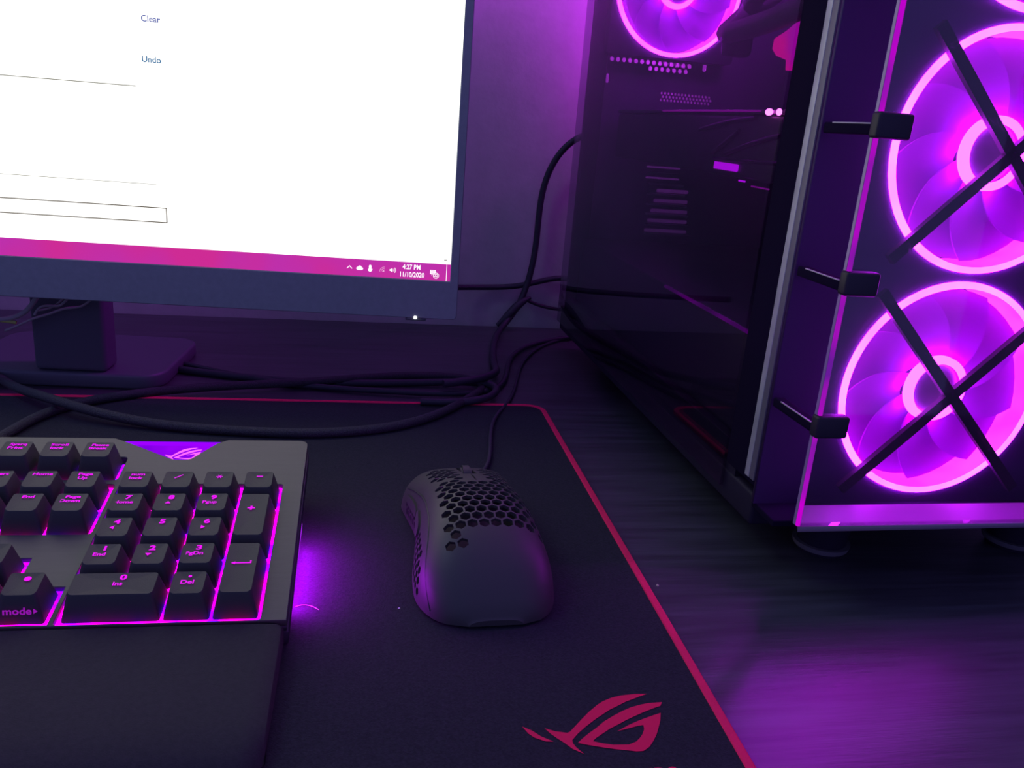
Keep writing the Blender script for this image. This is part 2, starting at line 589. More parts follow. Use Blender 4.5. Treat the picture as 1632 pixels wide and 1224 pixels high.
def key(c, r, wu=1, hu=1, tall=0.0, legend=None):
    k = (wu, hu, tall)
    if k not in _caps:
        _caps[k] = keycap_me(wu, hu, tall)
    o = link('keycap', _caps[k], MT['cap'], kb)
    o.location = (c * U, (r - 2) * U - 0.006, 0)
    if legend:
        l = link('legend', legend, MT['legend'], o)
        l.location = (0, 0, tall + 0.0001)
    return o


TRI = [(-1, -0.6), (1, -0.6), (0, 0.8)]


def tri(s, a, x, y):
    return (poly_me(TRI), T(x, y) @ Matrix.Rotation(R_(a), 4, 'Z') @ Matrix.Scale(s, 4))


def two(a, b, sa=0.0042, sb=0.0030, dx=0.0):
    it = [(text_me(a, sa, bold=0.00018, sx=1.25), T(0.0002 + dx, 0.0047))]
    if b:
        it.append((text_me(b, sb, bold=0.00008, sx=1.15), T(-0.0012 + dx, 0.0009)))
    return merge(it)


def one(s, size=0.0038, x=0.0, y=0.003):
    return merge([(text_me(s, size, bold=0.0001, sx=1.2), T(x, y))])


def words(a, b=None, s=0.0030):
    it = [(text_me(a, s, align='CENTER', bold=0.00010, sx=1.2), T(0, 0.0052))]
    if b: it.append((text_me(b, s, align='CENTER', bold=0.00010, sx=1.2), T(-0.0006, 0.0020)))
    return merge(it)


# numpad
key(0, 4, legend=words('num', 'lock'))
bar = [(-0.5, -0.06), (0.5, -0.06), (0.5, 0.06), (-0.5, 0.06)]
key(1, 4, legend=merge([(poly_me(bar), T(0, 0.0035) @ Matrix.Rotation(R_(42), 4, 'Z') @ Matrix.Scale(0.0046, 4))]))
key(2, 4, legend=merge([(poly_me(bar), T(0, 0.0035) @ Matrix.Rotation(R_(a), 4, 'Z') @ Matrix.Scale(0.0032, 4)) for a in (0, 60, 120)]))
key(3, 4, legend=merge([(poly_me(bar), T(0, 0.0038) @ Matrix.Scale(0.0030, 4) @ Matrix.Scale(2, 4, (0, 1, 0)))]))
key(0, 3, legend=two('7', 'Home'))
key(1, 3, legend=merge([(two('8', None), Matrix()), tri(0.0013, 0, -0.0006, 0.0006)]))
key(2, 3, legend=two('9', 'Pgup'))
pl = [(text_me('+', 0.0058, bold=0.0002, sx=1.1), T(-0.0008, 0.0052))]
key(3, 2.5, 1, 2, legend=merge(pl))
key(0, 2, legend=merge([(two('4', None), Matrix()), tri(0.0013, 90, -0.0010, 0.0006)]))
key(1, 2, legend=two('5', None))
key(2, 2, legend=merge([(two('6', None), Matrix()), tri(0.0013, -90, -0.0010, 0.0006)]))
key(0, 1, legend=two('1', 'End'))
key(1, 1, legend=merge([(two('2', None), Matrix()), tri(0.0013, 180, -0.0008, 0.0006)]))
key(2, 1, legend=two('3', 'PgDn'))
ent = [(-4.2, 0), (-2.4, 0.9), (-2.4, 0.3), (3.6, 0.3), (3.6, 1.7), (4.2, 1.7), (4.2, -0.35), (-2.4, -0.35), (-2.4, -0.9)]
key(3, 0.5, 1, 2, legend=merge([(poly_me([(a * 0.001, b * 0.001) for a, b in ent]), T(0, 0.0035))]))
key(0.5, 0, 2, 1, legend=merge([(two('0', 'Ins', dx=0.0025), Matrix())]))
dot = (poly_me(circ(0, 0, 0.0007, 12)), T(0, 0.0048))
key(2, 0, legend=merge([dot, (text_me('Del', 0.0032, bold=0.00008, sx=1.2), T(-0.0006, 0.0012))]))
# navigation block
key(-3.25, 4, legend=words('Insert'))
key(-2.25, 4, legend=words('Home'))
key(-1.25, 4, legend=words('Page', 'Up'))
key(-3.25, 3, legend=words('Delete'))
key(-2.25, 3, legend=words('End'))
key(-1.25, 3, legend=words('Page', 'Down'))
key(-3.25, 5.32, tall=0.0012, legend=words('Sysrq', 'Print'))
key(-2.25, 5.32, tall=0.0012, legend=words('Scroll', 'lock'))
key(-1.25, 5.32, tall=0.0012, legend=words('Pause', 'Break'))
key(-2.25, 1, tall=0.0008, legend=merge([tri(0.0016, 0, 0, 0.003)]))
key(-3.25, 0, tall=0.0008, legend=merge([tri(0.0016, 90, 0, 0.003)]))
key(-2.25, 0, tall=0.0008, legend=merge([tri(0.0016, 180, 0, 0.003)]))
rk = key(-1.25, 0, tall=0.0008, legend=merge([(poly_me(circ(0, 0, 0.0014, 14)), T(0.0005, 0.0040))]))
fl = link('front_legend', merge([(text_me('mode', 0.0040, bold=0.0001, sx=1.15), Matrix()), tri(0.0011, -90, 0.0066, 0)]), MT['front_legend'], rk)
fl.location = (0.0000, -0.00865, -0.0048)
fl.rotation_euler = (R_(72), 0, 0)
fl['label'] = 'dim violet word mode on the front face'
# main block
rows = [(4, [('`', 1), ('1', 1), ('2', 1), ('3', 1), ('4', 1), ('5', 1), ('6', 1), ('7', 1), ('8', 1), ('9', 1), ('0', 1), ('-', 1), ('=', 1), ('Back', 2)]),
        (3, [('Tab', 1.5)] + [(c, 1) for c in 'QWERTYUIOP[]'] + [('\\', 1.5)]),
        (2, [('Caps', 1.75)] + [(c, 1) for c in "ASDFGHJKL;'"] + [('Enter', 2.25)]),
        (1, [('Shift', 2.25)] + [(c, 1) for c in 'ZXCVBNM,./'] + [('Shift', 2.75)]),
        (0, [('Ctrl', 1.25), ('', 1.25), ('Alt', 1.25), ('', 6.25), ('Alt', 1.25), ('Fn', 1.25), ('', 1.25), ('Ctrl', 1.25)])]
for r, ks in rows:
    cx = -19.0
    for s, wu in ks:
        key(cx + wu / 2, r, wu, 1, legend=one(s) if s else None)
        cx += wu
for i, c in enumerate([-18.5, -16.5, -15.5, -14.5, -13.5, -12, -11, -10, -9, -7.5, -6.5, -5.5, -4.5]):
    key(c, 5.32, tall=0.0012, legend=one('Esc' if i == 0 else 'F%d' % i))

# wrist rest
rest = empty('wrist_rest', (-0.1031, 0.3564, 0.0335), (R_(8.856), 0, R_(-0.45)),
             'matte black wrist rest along the front of the keyboard', 'wrist rest')
bm = bmesh.new()
secs = []
prof = [(VB - 0.0006, -0.0200), (VB - 0.0006, FW - 0.0010), (VB - 0.0016, FW - 0.0002), (VB - 0.012, FW + 0.0008), (VB - 0.035, FW + 0.0034), (VB - 0.055, FW + 0.0052),
        (VB - 0.068, FW + 0.0056), (VB - 0.075, FW + 0.0040), (VB - 0.0790, FW + 0.0012), (VB - 0.0800, FW - 0.0004)]
xs = [(XL, 0.0), (XL + 0.003, 0.0), (0.068, 0.0), (0.0740, 0.0004), (0.0762, 0.0016), (0.0768, 0.0036)]
rings = []
for (xx, drop) in xs:
    ring = []
    for j, (v, wv) in enumerate(prof):
        # round the front right corner in plan
        vv = v
        if v < VB - 0.06:
            k = max(0, (xx - 0.064) / 0.0128)
            vv = v + 0.012 * k ** 2.2
        ring.append(bm.verts.new((xx, vv, wv - (drop if 0 < j < len(prof) - 1 else 0))))
    rings.append(ring)
for A, B in zip(rings, rings[1:]):
    for j in range(len(prof) - 1):
        bm.faces.new((A[j], A[j + 1], B[j + 1], B[j]))
    bm.faces.new((A[-1], A[0], B[0], B[-1]))
bm.faces.new(rings[0])
bm.faces.new(list(reversed(rings[-1])))
link('cushion', bm2me(bm, 'rest', 0.5), MT['rest'], rest)
bm = bmesh.new()
pv = [(VB - 0.0020, -0.0221), (VB - 0.0700, -0.0111), (VB - 0.0700, -0.0104), (VB - 0.0020, -0.0196)]
ends = [[bm.verts.new((xx, v, wv)) for v, wv in pv] for xx in (XL + 0.003, 0.0740)]
for k in range(4):
    bm.faces.new((ends[0][k], ends[0][(k + 1) % 4], ends[1][(k + 1) % 4], ends[1][k]))
bm.faces.new(ends[0])
bm.faces.new(ends[1][::-1])
link('base_plate', bm2me(bm, 'base'), MT['kbody'], rest)

# ------------------------------------------------------------------ mouse
mouse = empty('computer_mouse', (0.0626, 0.3735, 0.0028), (0, 0, R_(1.5)),
              'black honeycomb-shell gaming mouse on the pad beside the keyboard', 'mouse')


def interp(t, tab):
    for (a, va), (b, vb) in zip(tab, tab[1:]):
        if t <= b:
            k = (t - a) / (b - a)
            k = k * k * (3 - 2 * k)
            return va + (vb - va) * k
    return tab[-1][1]


WT = [(-0.0645, 0.0120), (-0.0620, 0.0205), (-0.0560, 0.0275), (-0.044, 0.0325), (-0.028, 0.0332), (0.0, 0.0318), (0.018, 0.0305), (0.040, 0.0318), (0.054, 0.0328), (0.060, 0.0310), (0.0625, 0.0275)]
HT = [(-0.0645, 0.004), (-0.0620, 0.0100), (-0.0540, 0.0210), (-0.044, 0.0295), (-0.028, 0.0365), (-0.010, 0.0390), (0.010, 0.0375), (0.030, 0.0325), (0.050, 0.0260), (0.060, 0.0225), (0.0625, 0.0195)]


def lin(t, tab):
    for i, ((a, va), (b, vb)) in enumerate(zip(tab, tab[1:])):
        if t <= b:
            # catmull-rom
            p0 = tab[i - 1][1] if i else va
            p3 = tab[i + 2][1] if i + 2 < len(tab) else vb
            k = (t - a) / (b - a)
            if i == 0 or i + 2 >= len(tab): return va + (vb - va) * k
            s = (b - a)
            m0 = (vb - p0) / (b - tab[i - 1][0]) * s
            m1 = (p3 - va) / (tab[i + 2][0] - a) * s
            return (2 * k**3 - 3 * k**2 + 1) * va + (k**3 - 2 * k**2 + k) * m0 + (-2 * k**3 + 3 * k**2) * vb + (k**3 - k**2) * m1
    return tab[-1][1]


def S(y, a, off=0.0):
    """a: 0 = left base edge, 180 = right base edge"""
    wv, hv = lin(y, WT), lin(y, HT)
    c, s = math.cos(R_(a)), math.sin(R_(a))
    ex = 0.62
    xx = -math.copysign(abs(c) ** ex, c)
    zz = abs(s) ** 0.78
    # sides lean inwards to the base and pinch at the waist
    pin = 0.09 * math.exp(-((y - 0.014) / 0.026) ** 2) - 0.050
    xx *= 1 - pin * (1 - min(1, zz * 1.35)) ** 1.2
    if xx > 0: xx *= 0.90
    p = Vector((xx * (wv + off), y, 0.0015 + zz * (hv - 0.0015 + off)))
    return p


def mouse_bm(off, ny=44, na=40, y0=-0.0645, y1=0.0625, zfloor=0.0012):
    bm = bmesh.new()
    rings = []
    for i in range(ny + 1):
        t = i / ny
        y = y0 + (y1 - y0) * (0.5 - 0.5 * math.cos(PI * t)) if True else 0
        yy = min(0.0624, max(-0.0644, y))
        ring = []
        for k in range(na + 1):
            p = S(yy, 180 * k / na, off)
            p.y = y * (1 + off / 0.0625)
            p.z = max(p.z, zfloor)
            ring.append(bm.verts.new(p))
        rings.append(ring)
    for A, B in zip(rings, rings[1:]):
        for k in range(na):
            bm.faces.new((A[k], A[k + 1], B[k + 1], B[k]))
        bm.faces.new((A[na], A[0], B[0], B[na]))
    bm.faces.new(rings[0])
    bm.faces.new(list(reversed(rings[-1])))
    bmesh.ops.recalc_face_normals(bm, faces=bm.faces)
    return bm


def to_obj(bm, name):
    me = bpy.data.meshes.new(name)
    bm.to_mesh(me)
    bm.free()
    o = bpy.data.objects.new(name, me)
    COL.objects.link(o)
    return o


def hexprism(bm, c, n, r, up, dn, ph=0.0):
    n = n.normalized()
    t = n.cross(Vector((0, 1, 0)))
    if t.length < 1e-3: t = Vector((1, 0, 0))
    t.normalize()
    q = n.cross(t)
    A, B = [], []
    for k in range(6):
        a = PI / 3 * k + ph
        d = (t * math.cos(a) + q * math.sin(a)) * r
        A.append(bm.verts.new(c + d + n * up))
        B.append(bm.verts.new(c + d * 0.92 - n * dn))
    for k in range(6):
        bm.faces.new((A[k], A[(k + 1) % 6], B[(k + 1) % 6], B[k]))
    bm.faces.new(A)
    bm.faces.new(list(reversed(B)))


def top_at(x, y):
    # find angle whose surface point has that x
    lo, hi = 20.0, 160.0
    for _ in range(30):
        md = (lo + hi) / 2
        if S(y, md).x < x: lo = md
        else: hi = md
    a = (lo + hi) / 2
    p = S(y, a)
    n = (S(y, a + 1.5) - S(y, a - 1.5)).cross(S(y + 0.001, a) - S(y - 0.001, a))
    if n.z < 0: n = -n
    return p, n


shell = to_obj(mouse_bm(0.0), 'shell')
innr = to_obj(mouse_bm(-0.0016, y0=-0.0590, y1=0.0600, zfloor=0.0024), 'inner')
cut = bmesh.new()
PIT = 0.0056
rowh = PIT * math.sqrt(3) / 2
for j in range(-12, 14):
    for i in range(-7, 8):
        x = i * PIT + (PIT / 2 if j % 2 else 0)
        y = 0.012 + j * rowh
        ok = abs(x) < 0.0265 - max(0, y - 0.02) * 0.10 and -0.034 < y < 0.053
        if abs(x) < 0.0060 and y > 0.010: ok = False
        if 0.0125 < y < 0.0185 and x < 0: ok = ok and abs(x) < 0.012      # solid bridge
        if x < -0.0205 and y > -0.038: ok = False
        if -0.0205 < x < -0.012 and -0.043 < y < -0.010: ok = True
        if x < -0.0255 or x > 0.0255: ok = False
        if not ok: continue
        p, n = top_at(x, y)
        hexprism(cut, p, n, 0.00285, 0.003, 0.0032, PI / 6)
# left flank holes, seen low on the thumb side
for j in range(4):
    for i in range(-11, 11):
        y = -0.008 + i * 0.0048 + (0.0024 if j % 2 else 0)
        a = 5.5 + j * 6.2
        if y < -0.046 + j * 0.004 or y > 0.050: continue
        if j >= 2 and y > -0.012: continue
        p = S(y, a)
        hexprism(cut, p, Vector((-1, 0, 0.25)), 0.00215, 0.003, 0.0030, PI / 6)
bmesh.ops.recalc_face_normals(cut, faces=cut.faces)
cuto = to_obj(cut, 'cut')
# wheel slot
slot = bmesh.new()
addbox(slot, -0.0038, 0.0038, 0.030, 0.058, 0.020, 0.05)
addbox(slot, -0.0004, 0.0004, 0.012, 0.0298, 0.0325, 0.05)
sloto = to_obj(slot, 'slot')


def boolean(o, c):
    md = o.modifiers.new('b', 'BOOLEAN')
    md.operation = 'DIFFERENCE'
    md.solver = 'EXACT'
    md.object = c
    md.use_self = c.name.startswith('cut')


for c in (innr, cuto, sloto):
    boolean(shell, c)
bpy.context.view_layer.update()
dg = bpy.context.evaluated_depsgraph_get()
sm = bpy.data.meshes.new_from_object(shell.evaluated_get(dg))
for o in (shell, innr, cuto, sloto):
    bpy.data.objects.remove(o)
bm = bmesh.new()
bm.from_mesh(sm)
bmesh.ops.remove_doubles(bm, verts=bm.verts, dist=2e-6)
for fc in bm.faces: fc.smooth = True
for e in bm.edges:
    e.smooth = not (len(e.link_faces) == 2 and e.calc_face_angle(0) > 0.5)
bm.to_mesh(sm)
bm.free()
so = link('shell', sm, MT['mshell'], mouse)
so['label'] = 'matte black shell pierced by hexagonal holes'
# base plate, skates, wheel, insides
basepts = [(S(y, 1).x * 0.97, y) for y in [-0.061 + 0.122 * k / 24 for k in range(25)]]
basepts += [(S(y, 179).x * 0.97, y) for x, y in reversed(basepts)]
link('base_plate', plate_me([basepts], 0.0006, 0.0016), MT['mdark'], mouse)
link('glide_foot', plate_me([rrect(-0.018, 0.018, -0.056, -0.047, 0.004)], 0.0, 0.0007), MT['mdark'], mouse)
link('glide_foot', plate_me([rrect(-0.018, 0.018, 0.046, 0.055, 0.004)], 0.0, 0.0007), MT['mdark'], mouse)
box('circuit_board', MT['pcb'], mouse, -0.020, 0.020, -0.030, 0.050, 0.0040, 0.0055)
bm = bmesh.new()
bmesh.ops.create_cone(bm, cap_ends=True, segments=32, radius1=0.0095, radius2=0.0095, depth=0.0062, matrix=Matrix.Translation((0, 0.045, 0.0205)) @ Matrix.Rotation(PI / 2, 4, 'Y'))
bmesh.ops.bevel(bm, geom=[e for e in bm.edges if e.calc_face_angle(0) > 1], offset=0.0012, segments=2, affect='EDGES')
wl = link('scroll_wheel', bm2me(bm, 'wheel', 0.6), MT['mdark'], mouse)


def patch(name, m, y0, y1, a0, a1, o0, o1, ny=14, na=8, rnd=0.35):
    """curved pad following the shell with rounded outline"""
    bm = bmesh.new()
    lay = []
    for off in (o0, o1):
        g = []
        for i in range(ny + 1):
            row = []
            t = i / ny * 2 - 1
            sh = (1 - abs(t) ** 3.0) ** 0.5 if abs(t) < 1 else 0.0
            sh = 0.12 + 0.88 * sh
            for k in range(na + 1):
                s = (k / na * 2 - 1) * sh
                y = (y0 + y1) / 2 + (y1 - y0) / 2 * t
                a = (a0 + a1) / 2 + (a1 - a0) / 2 * s
                row.append(bm.verts.new(S(y, a, off)))
            g.append(row)
        lay.append(g)
    for g in lay:
        for i in range(ny):
            for k in range(na):
                bm.faces.new((g[i][k], g[i + 1][k], g[i + 1][k + 1], g[i][k + 1]))
    A, B = lay
    bd_ = [(i, 0) for i in range(ny + 1)] + [(ny, k) for k in range(1, na + 1)] + [(i, na) for i in range(ny - 1, -1, -1)] + [(0, k) for k in range(na - 1, 0, -1)]
    for p, q in zip(bd_, bd_[1:] + bd_[:1]):
        bm.faces.new((A[p[0]][p[1]], A[q[0]][q[1]], B[q[0]][q[1]], B[p[0]][p[1]]))
    return link(name, bm2me(bm, name, 0.7), m, mouse)


patch('side_button', MT['mshell'], 0.014, 0.044, 14, 23, -0.0004, 0.0011)
patch('side_button', MT['mshell'], -0.012, 0.013, 16, 28, -0.0004, 0.0011)
seam = [S(y, a, 0.0001) for y, a in [(0.0600, 18), (0.055, 23), (0.043, 31), (0.030, 34), (0.019, 37), (0.005, 41), (-0.010, 44), (-0.022, 43), (-0.033, 37), (-0.042, 28), (-0.050, 17), (-0.055, 5)]]
tube('seam', MT['mdark'], mouse, [tuple(p) for p in seam], 0.00045)
tube('cord', MT['cable'], mouse, [(0, 0.058, 0.008), (0, 0.066, 0.008), (0.004, 0.076, 0.0050), (0.016, 0.090, 0.0017), (0.028, 0.115, 0.0017), (0.034, 0.150, 0.0017), (0.044, 0.200, 0.0018), (0.066, 0.240, -0.0010), (0.085, 0.30, -0.0011), (0.105, 0.38, -0.0011), (0.16, 0.46, -0.0011), (0.22, 0.47, -0.0011)], 0.0015)
bm = bmesh.new()
bmesh.ops.create_cone(bm, cap_ends=True, segments=16, radius1=0.0034, radius2=0.0024, depth=0.010, matrix=Matrix.Translation((0, 0.0650, 0.0085)) @ Matrix.Rotation(-PI / 2, 4, 'X'))
link('strain_relief', bm2me(bm, 'sr', 0.6), MT['mdark'], mouse)

# ------------------------------------------------------------------ monitor
mon = empty('monitor', (0.0641, 0.5735, 0.1068), (R_(-0.4), 0, R_(-4.23)),
            'large black monitor showing a white page and a magenta taskbar', 'monitor')
SW, SH = 0.5977, 0.3362
BW, BBOT, BTOP = 0.0060, -0.0275, 0.008
link('bezel', plate_me([rrect(-SW - BW, BW, BBOT, SH + BTOP, 0.003, 3), rrect(-SW, 0, 0, SH, 0.0002, 1)], -0.0015, 0.012, 0.0006, UP), MT['bezel'], mon)
link('back_shell', plate_me([rrect(-SW - BW + .001, BW - .001, BBOT + 0.0015, SH + BTOP - .001, 0.004, 3)], 0.012, 0.030, 0.003, UP), MT['mblack'], mon)
box('back_bulge', MT['mblack'], mon, -SW * 0.78, -SW * 0.22, 0.030, 0.055, 0.03, 0.27, 0.010)
scr = link('screen', plate_me([[(-SW, 0), (0, 0), (0, SH), (-SW, SH)]], 0.0005, 0.003, 0, UP), MT['white'], mon)
scr['label'] = 'glowing white screen page'
TB = 0.0118


def onscr(name, me, m, x=0, z=0, dy=0.0, lab=None):
    me.transform(Matrix.Translation((x, dy, z)) @ UP)
    o = link(name, me, m, scr)
    if lab: o['label'] = lab
    return o


onscr('taskbar', plate_me([[(-SW, 0), (0, 0), (0, TB), (-SW, TB)]], 0, 0.0003), MT['bar'], dy=0.0002 - 0.0001, lab='magenta taskbar strip')
D2 = -0.00015
onscr('clock_text', merge([(text_me('4:27 PM', 0.0048, bold=0.00008, sx=0.80), T(0, 0.0053)), (text_me('11/10/2020', 0.0048, bold=0.00008, sx=0.80), T(0.0002, 0))]), MT['icon'], -0.0271, 0.0030, D2, 'white clock text 4:27 PM 11/10/2020')


def line_me(pts, wd, cyc=False):
    items = []
    seq = list(zip(pts, pts[1:] + (pts[:1] if cyc else [])))
    if not cyc: seq = list(zip(pts, pts[1:]))
    for a, b_ in seq:
        a, b_ = Vector(a), Vector(b_)
        d = (b_ - a)
        n = Vector((-d.y, d.x)).normalized() * wd / 2
        e = d.normalized() * wd / 2
        items.append((poly_me([tuple(a - e - n), tuple(b_ + e - n), tuple(b_ + e + n), tuple(a - e + n)]), Matrix()))
    return merge(items)


mm = 0.001
onscr('caret_icon', line_me([(-1.6 * mm, -0.8 * mm), (0, 0.8 * mm), (1.6 * mm, -0.8 * mm)], 0.0005), MT['icon'], -0.0698, 0.0060, D2)
onscr('cloud_icon', merge([(poly_me(circ(-1.1 * mm, -0.3 * mm, 1.1 * mm, 14)), Matrix()), (poly_me(circ(0.2 * mm, 0.3 * mm, 1.4 * mm, 14)), T(0, 0, 1e-5)), (poly_me(circ(1.5 * mm, -0.4 * mm, 1.0 * mm, 14)), T(0, 0, 2e-5)), (poly_me([(-1.1 * mm, -1.4 * mm), (1.5 * mm, -1.4 * mm), (1.5 * mm, 0), (-1.1 * mm, 0)]), T(0, 0, 3e-5))]), MT['icon'], -0.0630, 0.0057, D2)
onscr('microphone_icon', merge([(poly_me(rrect(-0.9 * mm, 0.9 * mm, -0.6 * mm, 2.6 * mm, 0.9 * mm)), Matrix()), (poly_me([(-1.6 * mm, -0.2 * mm), (-1.2 * mm, -1.6 * mm), (0, -2.4 * mm), (1.2 * mm, -1.6 * mm), (1.6 * mm, -0.2 * mm)]), T(0, 0, 1e-5))]), MT['icon'], -0.0557, 0.0057, D2)


def arcband(r, wd, a0, a1, n=10):
    return [((r + wd / 2) * math.cos(R_(a0 + (a1 - a0) * k / n)), (r + wd / 2) * math.sin(R_(a0 + (a1 - a0) * k / n))) for k in range(n + 1)] + \
           [((r - wd / 2) * math.cos(R_(a1 + (a0 - a1) * k / n)), (r - wd / 2) * math.sin(R_(a1 + (a0 - a1) * k / n))) for k in range(n + 1)]


onscr('network_icon', merge([(poly_me(arcband(r * mm, 0.35 * mm, 90, 180)), T(1.4 * mm, -1.6 * mm)) for r in (1.3, 2.3, 3.3)] + [(poly_me(circ(0.7 * mm, -1.1 * mm, 0.6 * mm, 8)), Matrix())]), MT['icon_dim'], -0.0472, 0.0056, D2)
onscr('speaker_icon', merge([(poly_me([(-2.0 * mm, -0.6 * mm), (-1.2 * mm, -0.6 * mm), (-0.1 * mm, -1.6 * mm), (-0.1 * mm, 1.6 * mm), (-1.2 * mm, 0.6 * mm), (-2.0 * mm, 0.6 * mm)]), Matrix())] + [(poly_me(arcband(r * mm, 0.3 * mm, -45, 45)), T(-0.3 * mm, 0)) for r in (1.0, 1.8, 2.5)]), MT['icon'], -0.0403, 0.0055, D2)
nt_ = merge([(poly_me([(-2.0 * mm, -1.1 * mm), (-0.9 * mm, -1.1 * mm), (-0.9 * mm, -2.0 * mm), (0, -1.1 * mm), (2 * mm, -1.1 * mm), (2 * mm, 1.8 * mm), (-2 * mm, 1.8 * mm)]), Matrix())])
onscr('notification_icon', nt_, MT['icon'], -0.0122, 0.0055, D2)
onscr('notification_lines', merge([(poly_me([(-1.5 * mm, y * mm), (1.5 * mm, y * mm), (1.5 * mm, (y + .25) * mm), (-1.5 * mm, (y + .25) * mm)]), Matrix()) for y in (1.0, 0.3, -0.4)]), MT['bar'], -0.0122, 0.0055, D2 * 1.4)
onscr('notification_badge', merge([(poly_me(circ(0, 0, 2.1 * mm, 18)), Matrix())]), MT['icon'], -0.0100, 0.0035, D2 * 1.6)
onscr('badge_fill', merge([(poly_me(circ(0, 0, 1.75 * mm, 18)), Matrix())]), MT['bar'], -0.0100, 0.0035, D2 * 1.9)
onscr('badge_number', merge([(text_me('22', 0.0028, bold=0.00005), Matrix())]), MT['icon'], -0.0100, 0.0035, D2 * 2.3, 'white number 22')
onscr('desktop_line', line_me([(0, 0.0002), (0, TB - 0.0002)], 0.0004), MT['icon'], -0.0027, 0, D2)
onscr('small_mark', line_me([(-0.0008, 0), (0.0008, 0)], 0.0005), MT['sbox'], -0.0039, 0.0148, D2)
onscr('page_text', merge([(text_me('Clear', 0.0052, align='LEFT', bold=0.00010), Matrix())]), MT['blue1'], -0.2005, 0.1535, D2, 'small blue word Clear')
onscr('page_text', merge([(text_me('Undo', 0.0052, align='LEFT', bold=0.00010), Matrix())]), MT['blue2'], -0.2012, 0.1297, D2, 'small blue word Undo')
onscr('page_rule', line_me([(-0.42, 0.1133), (-0.206, 0.1133)], 0.0006), MT['sline'], 0, 0, D2)
onscr('page_rule', line_me([(-0.42, 0.0529), (-0.196, 0.0529)], 0.0004), MT['sline'], 0, 0, D2)
onscr('input_box', line_me([(-0.42, 0.0378), (-0.1903, 0.0378), (-0.1903, 0.0283), (-0.42, 0.0283)], 0.0007), MT['sbox'], 0, 0, D2)
# power led and its little lip
pl_ = box('power_lip', MT['mblack'], mon, -0.0300, -0.0155, 0.000, 0.012, BBOT - 0.0022, BBOT + 0.0008, 0.0008)
box('power_light', MT['led'], mon, -0.0242, -0.0220, -0.0022, 0.001, BBOT - 0.0006, BBOT + 0.0014, 0.0005)
# stand
cxm = -SW / 2
lz = -0.1068
box('stand_neck', MT['mblack'], mon, cxm - 0.007, cxm + 0.045, 0.050, 0.075, lz + 0.012, 0.15, 0.004)
link('stand_base', plate_me([rrect(cxm - 0.07, cxm + 0.085, 0.047, 0.165, 0.02, 6)], lz + 0.0005, lz + 0.0120, 0.002), MT['mblack'], mon)

# ------------------------------------------------------------------ computer case
pc = empty('computer_case', (0.2067, 0.3208, 0), (0, 0, R_(0.69)),
           'tall black computer case with glass panels and three magenta glowing fans', 'computer')
CW, CT = 0.225, 0.470
# base and shell
box('base', MT['case'], pc, 0.002, CW - 0.002, 0.046, 0.475, 0.0215, 0.0395, 0.002)
box('floor_panel', MT['case'], pc, 0.002, CW - 0.002, 0.0700, 0.475, 0.0396, 0.0450)
for fx in (0.055, CW - 0.045):
    for fd in (0.058, 0.44):
        bm = bmesh.new()
        bmesh.ops.create_cone(bm, cap_ends=True, segments=28, radius1=0.0125, radius2=0.0150, depth=0.0212, matrix=Matrix.Translation((fx, fd, 0.0108)))
        ft = link('foot', bm2me(bm, 'foot', 0.6), MT['case'], pc)
        bm = bmesh.new()
        bmesh.ops.create_cone(bm, cap_ends=True, segments=28, radius1=0.0150, radius2=0.0158, depth=0.003, matrix=Matrix.Translation((fx, fd, 0.0045)))
        link('foot_ring', bm2me(bm, 'fr', 0.6), MT['rim2'], ft)
link('tray', plate_me([[(0.0008, 0.0), (CW, 0.0), (CW, 0.0225), (0.0130, 0.0225)]], 0.0420, 0.0450, 0.0004), MT['tray'], pc)['label'] = 'front ledge under the glass lit magenta'  # back left corner cut away to stand in for its unlit end
box('lower_crossbar', MT['sideblack'], pc, 0.0012, CW, 0.0225, 0.0460, 0.0330, 0.0365, 0.0006)
box('tray_riser', MT['sideblack'], pc, 0.0130, CW, 0.0205, 0.0225, 0.0330, 0.0420)
box('top_panel', MT['case'], pc, 0, CW, 0.0, 0.475, CT - 0.02, CT, 0.002)
# front plate with the three round openings
FD, FU = 0.0407, 0.095
FZ = [0.1001, 0.2201, 0.3401]
fp = link('front_plate', plate_me([[(0.0, 0.0365), (CW, 0.0365), (CW, CT - 0.02), (0.0, CT - 0.02)]] + [circ(FU, z, 0.0582, 56) for z in FZ], FD + 0.0015, FD + 0.0040, 0, UP), MT['plate'], pc)
# bare metal rim strip on the left face of the front frame
box('front_frame', MT['sideblack'], pc, 0.0, 0.014, FD + 0.0040, 0.0790, 0.0450, CT - 0.02, 0.0006)
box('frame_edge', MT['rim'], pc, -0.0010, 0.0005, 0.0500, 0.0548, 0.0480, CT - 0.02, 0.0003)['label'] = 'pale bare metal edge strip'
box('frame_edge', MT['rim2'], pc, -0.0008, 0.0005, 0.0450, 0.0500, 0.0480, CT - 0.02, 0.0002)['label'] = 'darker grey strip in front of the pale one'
# right panel, motherboard tray, rear
box('right_panel', MT['case'], pc, CW - 0.003, CW, 0.046, 0.475, 0.0450, CT - 0.02)
box('motherboard_tray', MT['caseint'], pc, 0.196, 0.199, 0.080, 0.470, 0.0450, CT - 0.02)
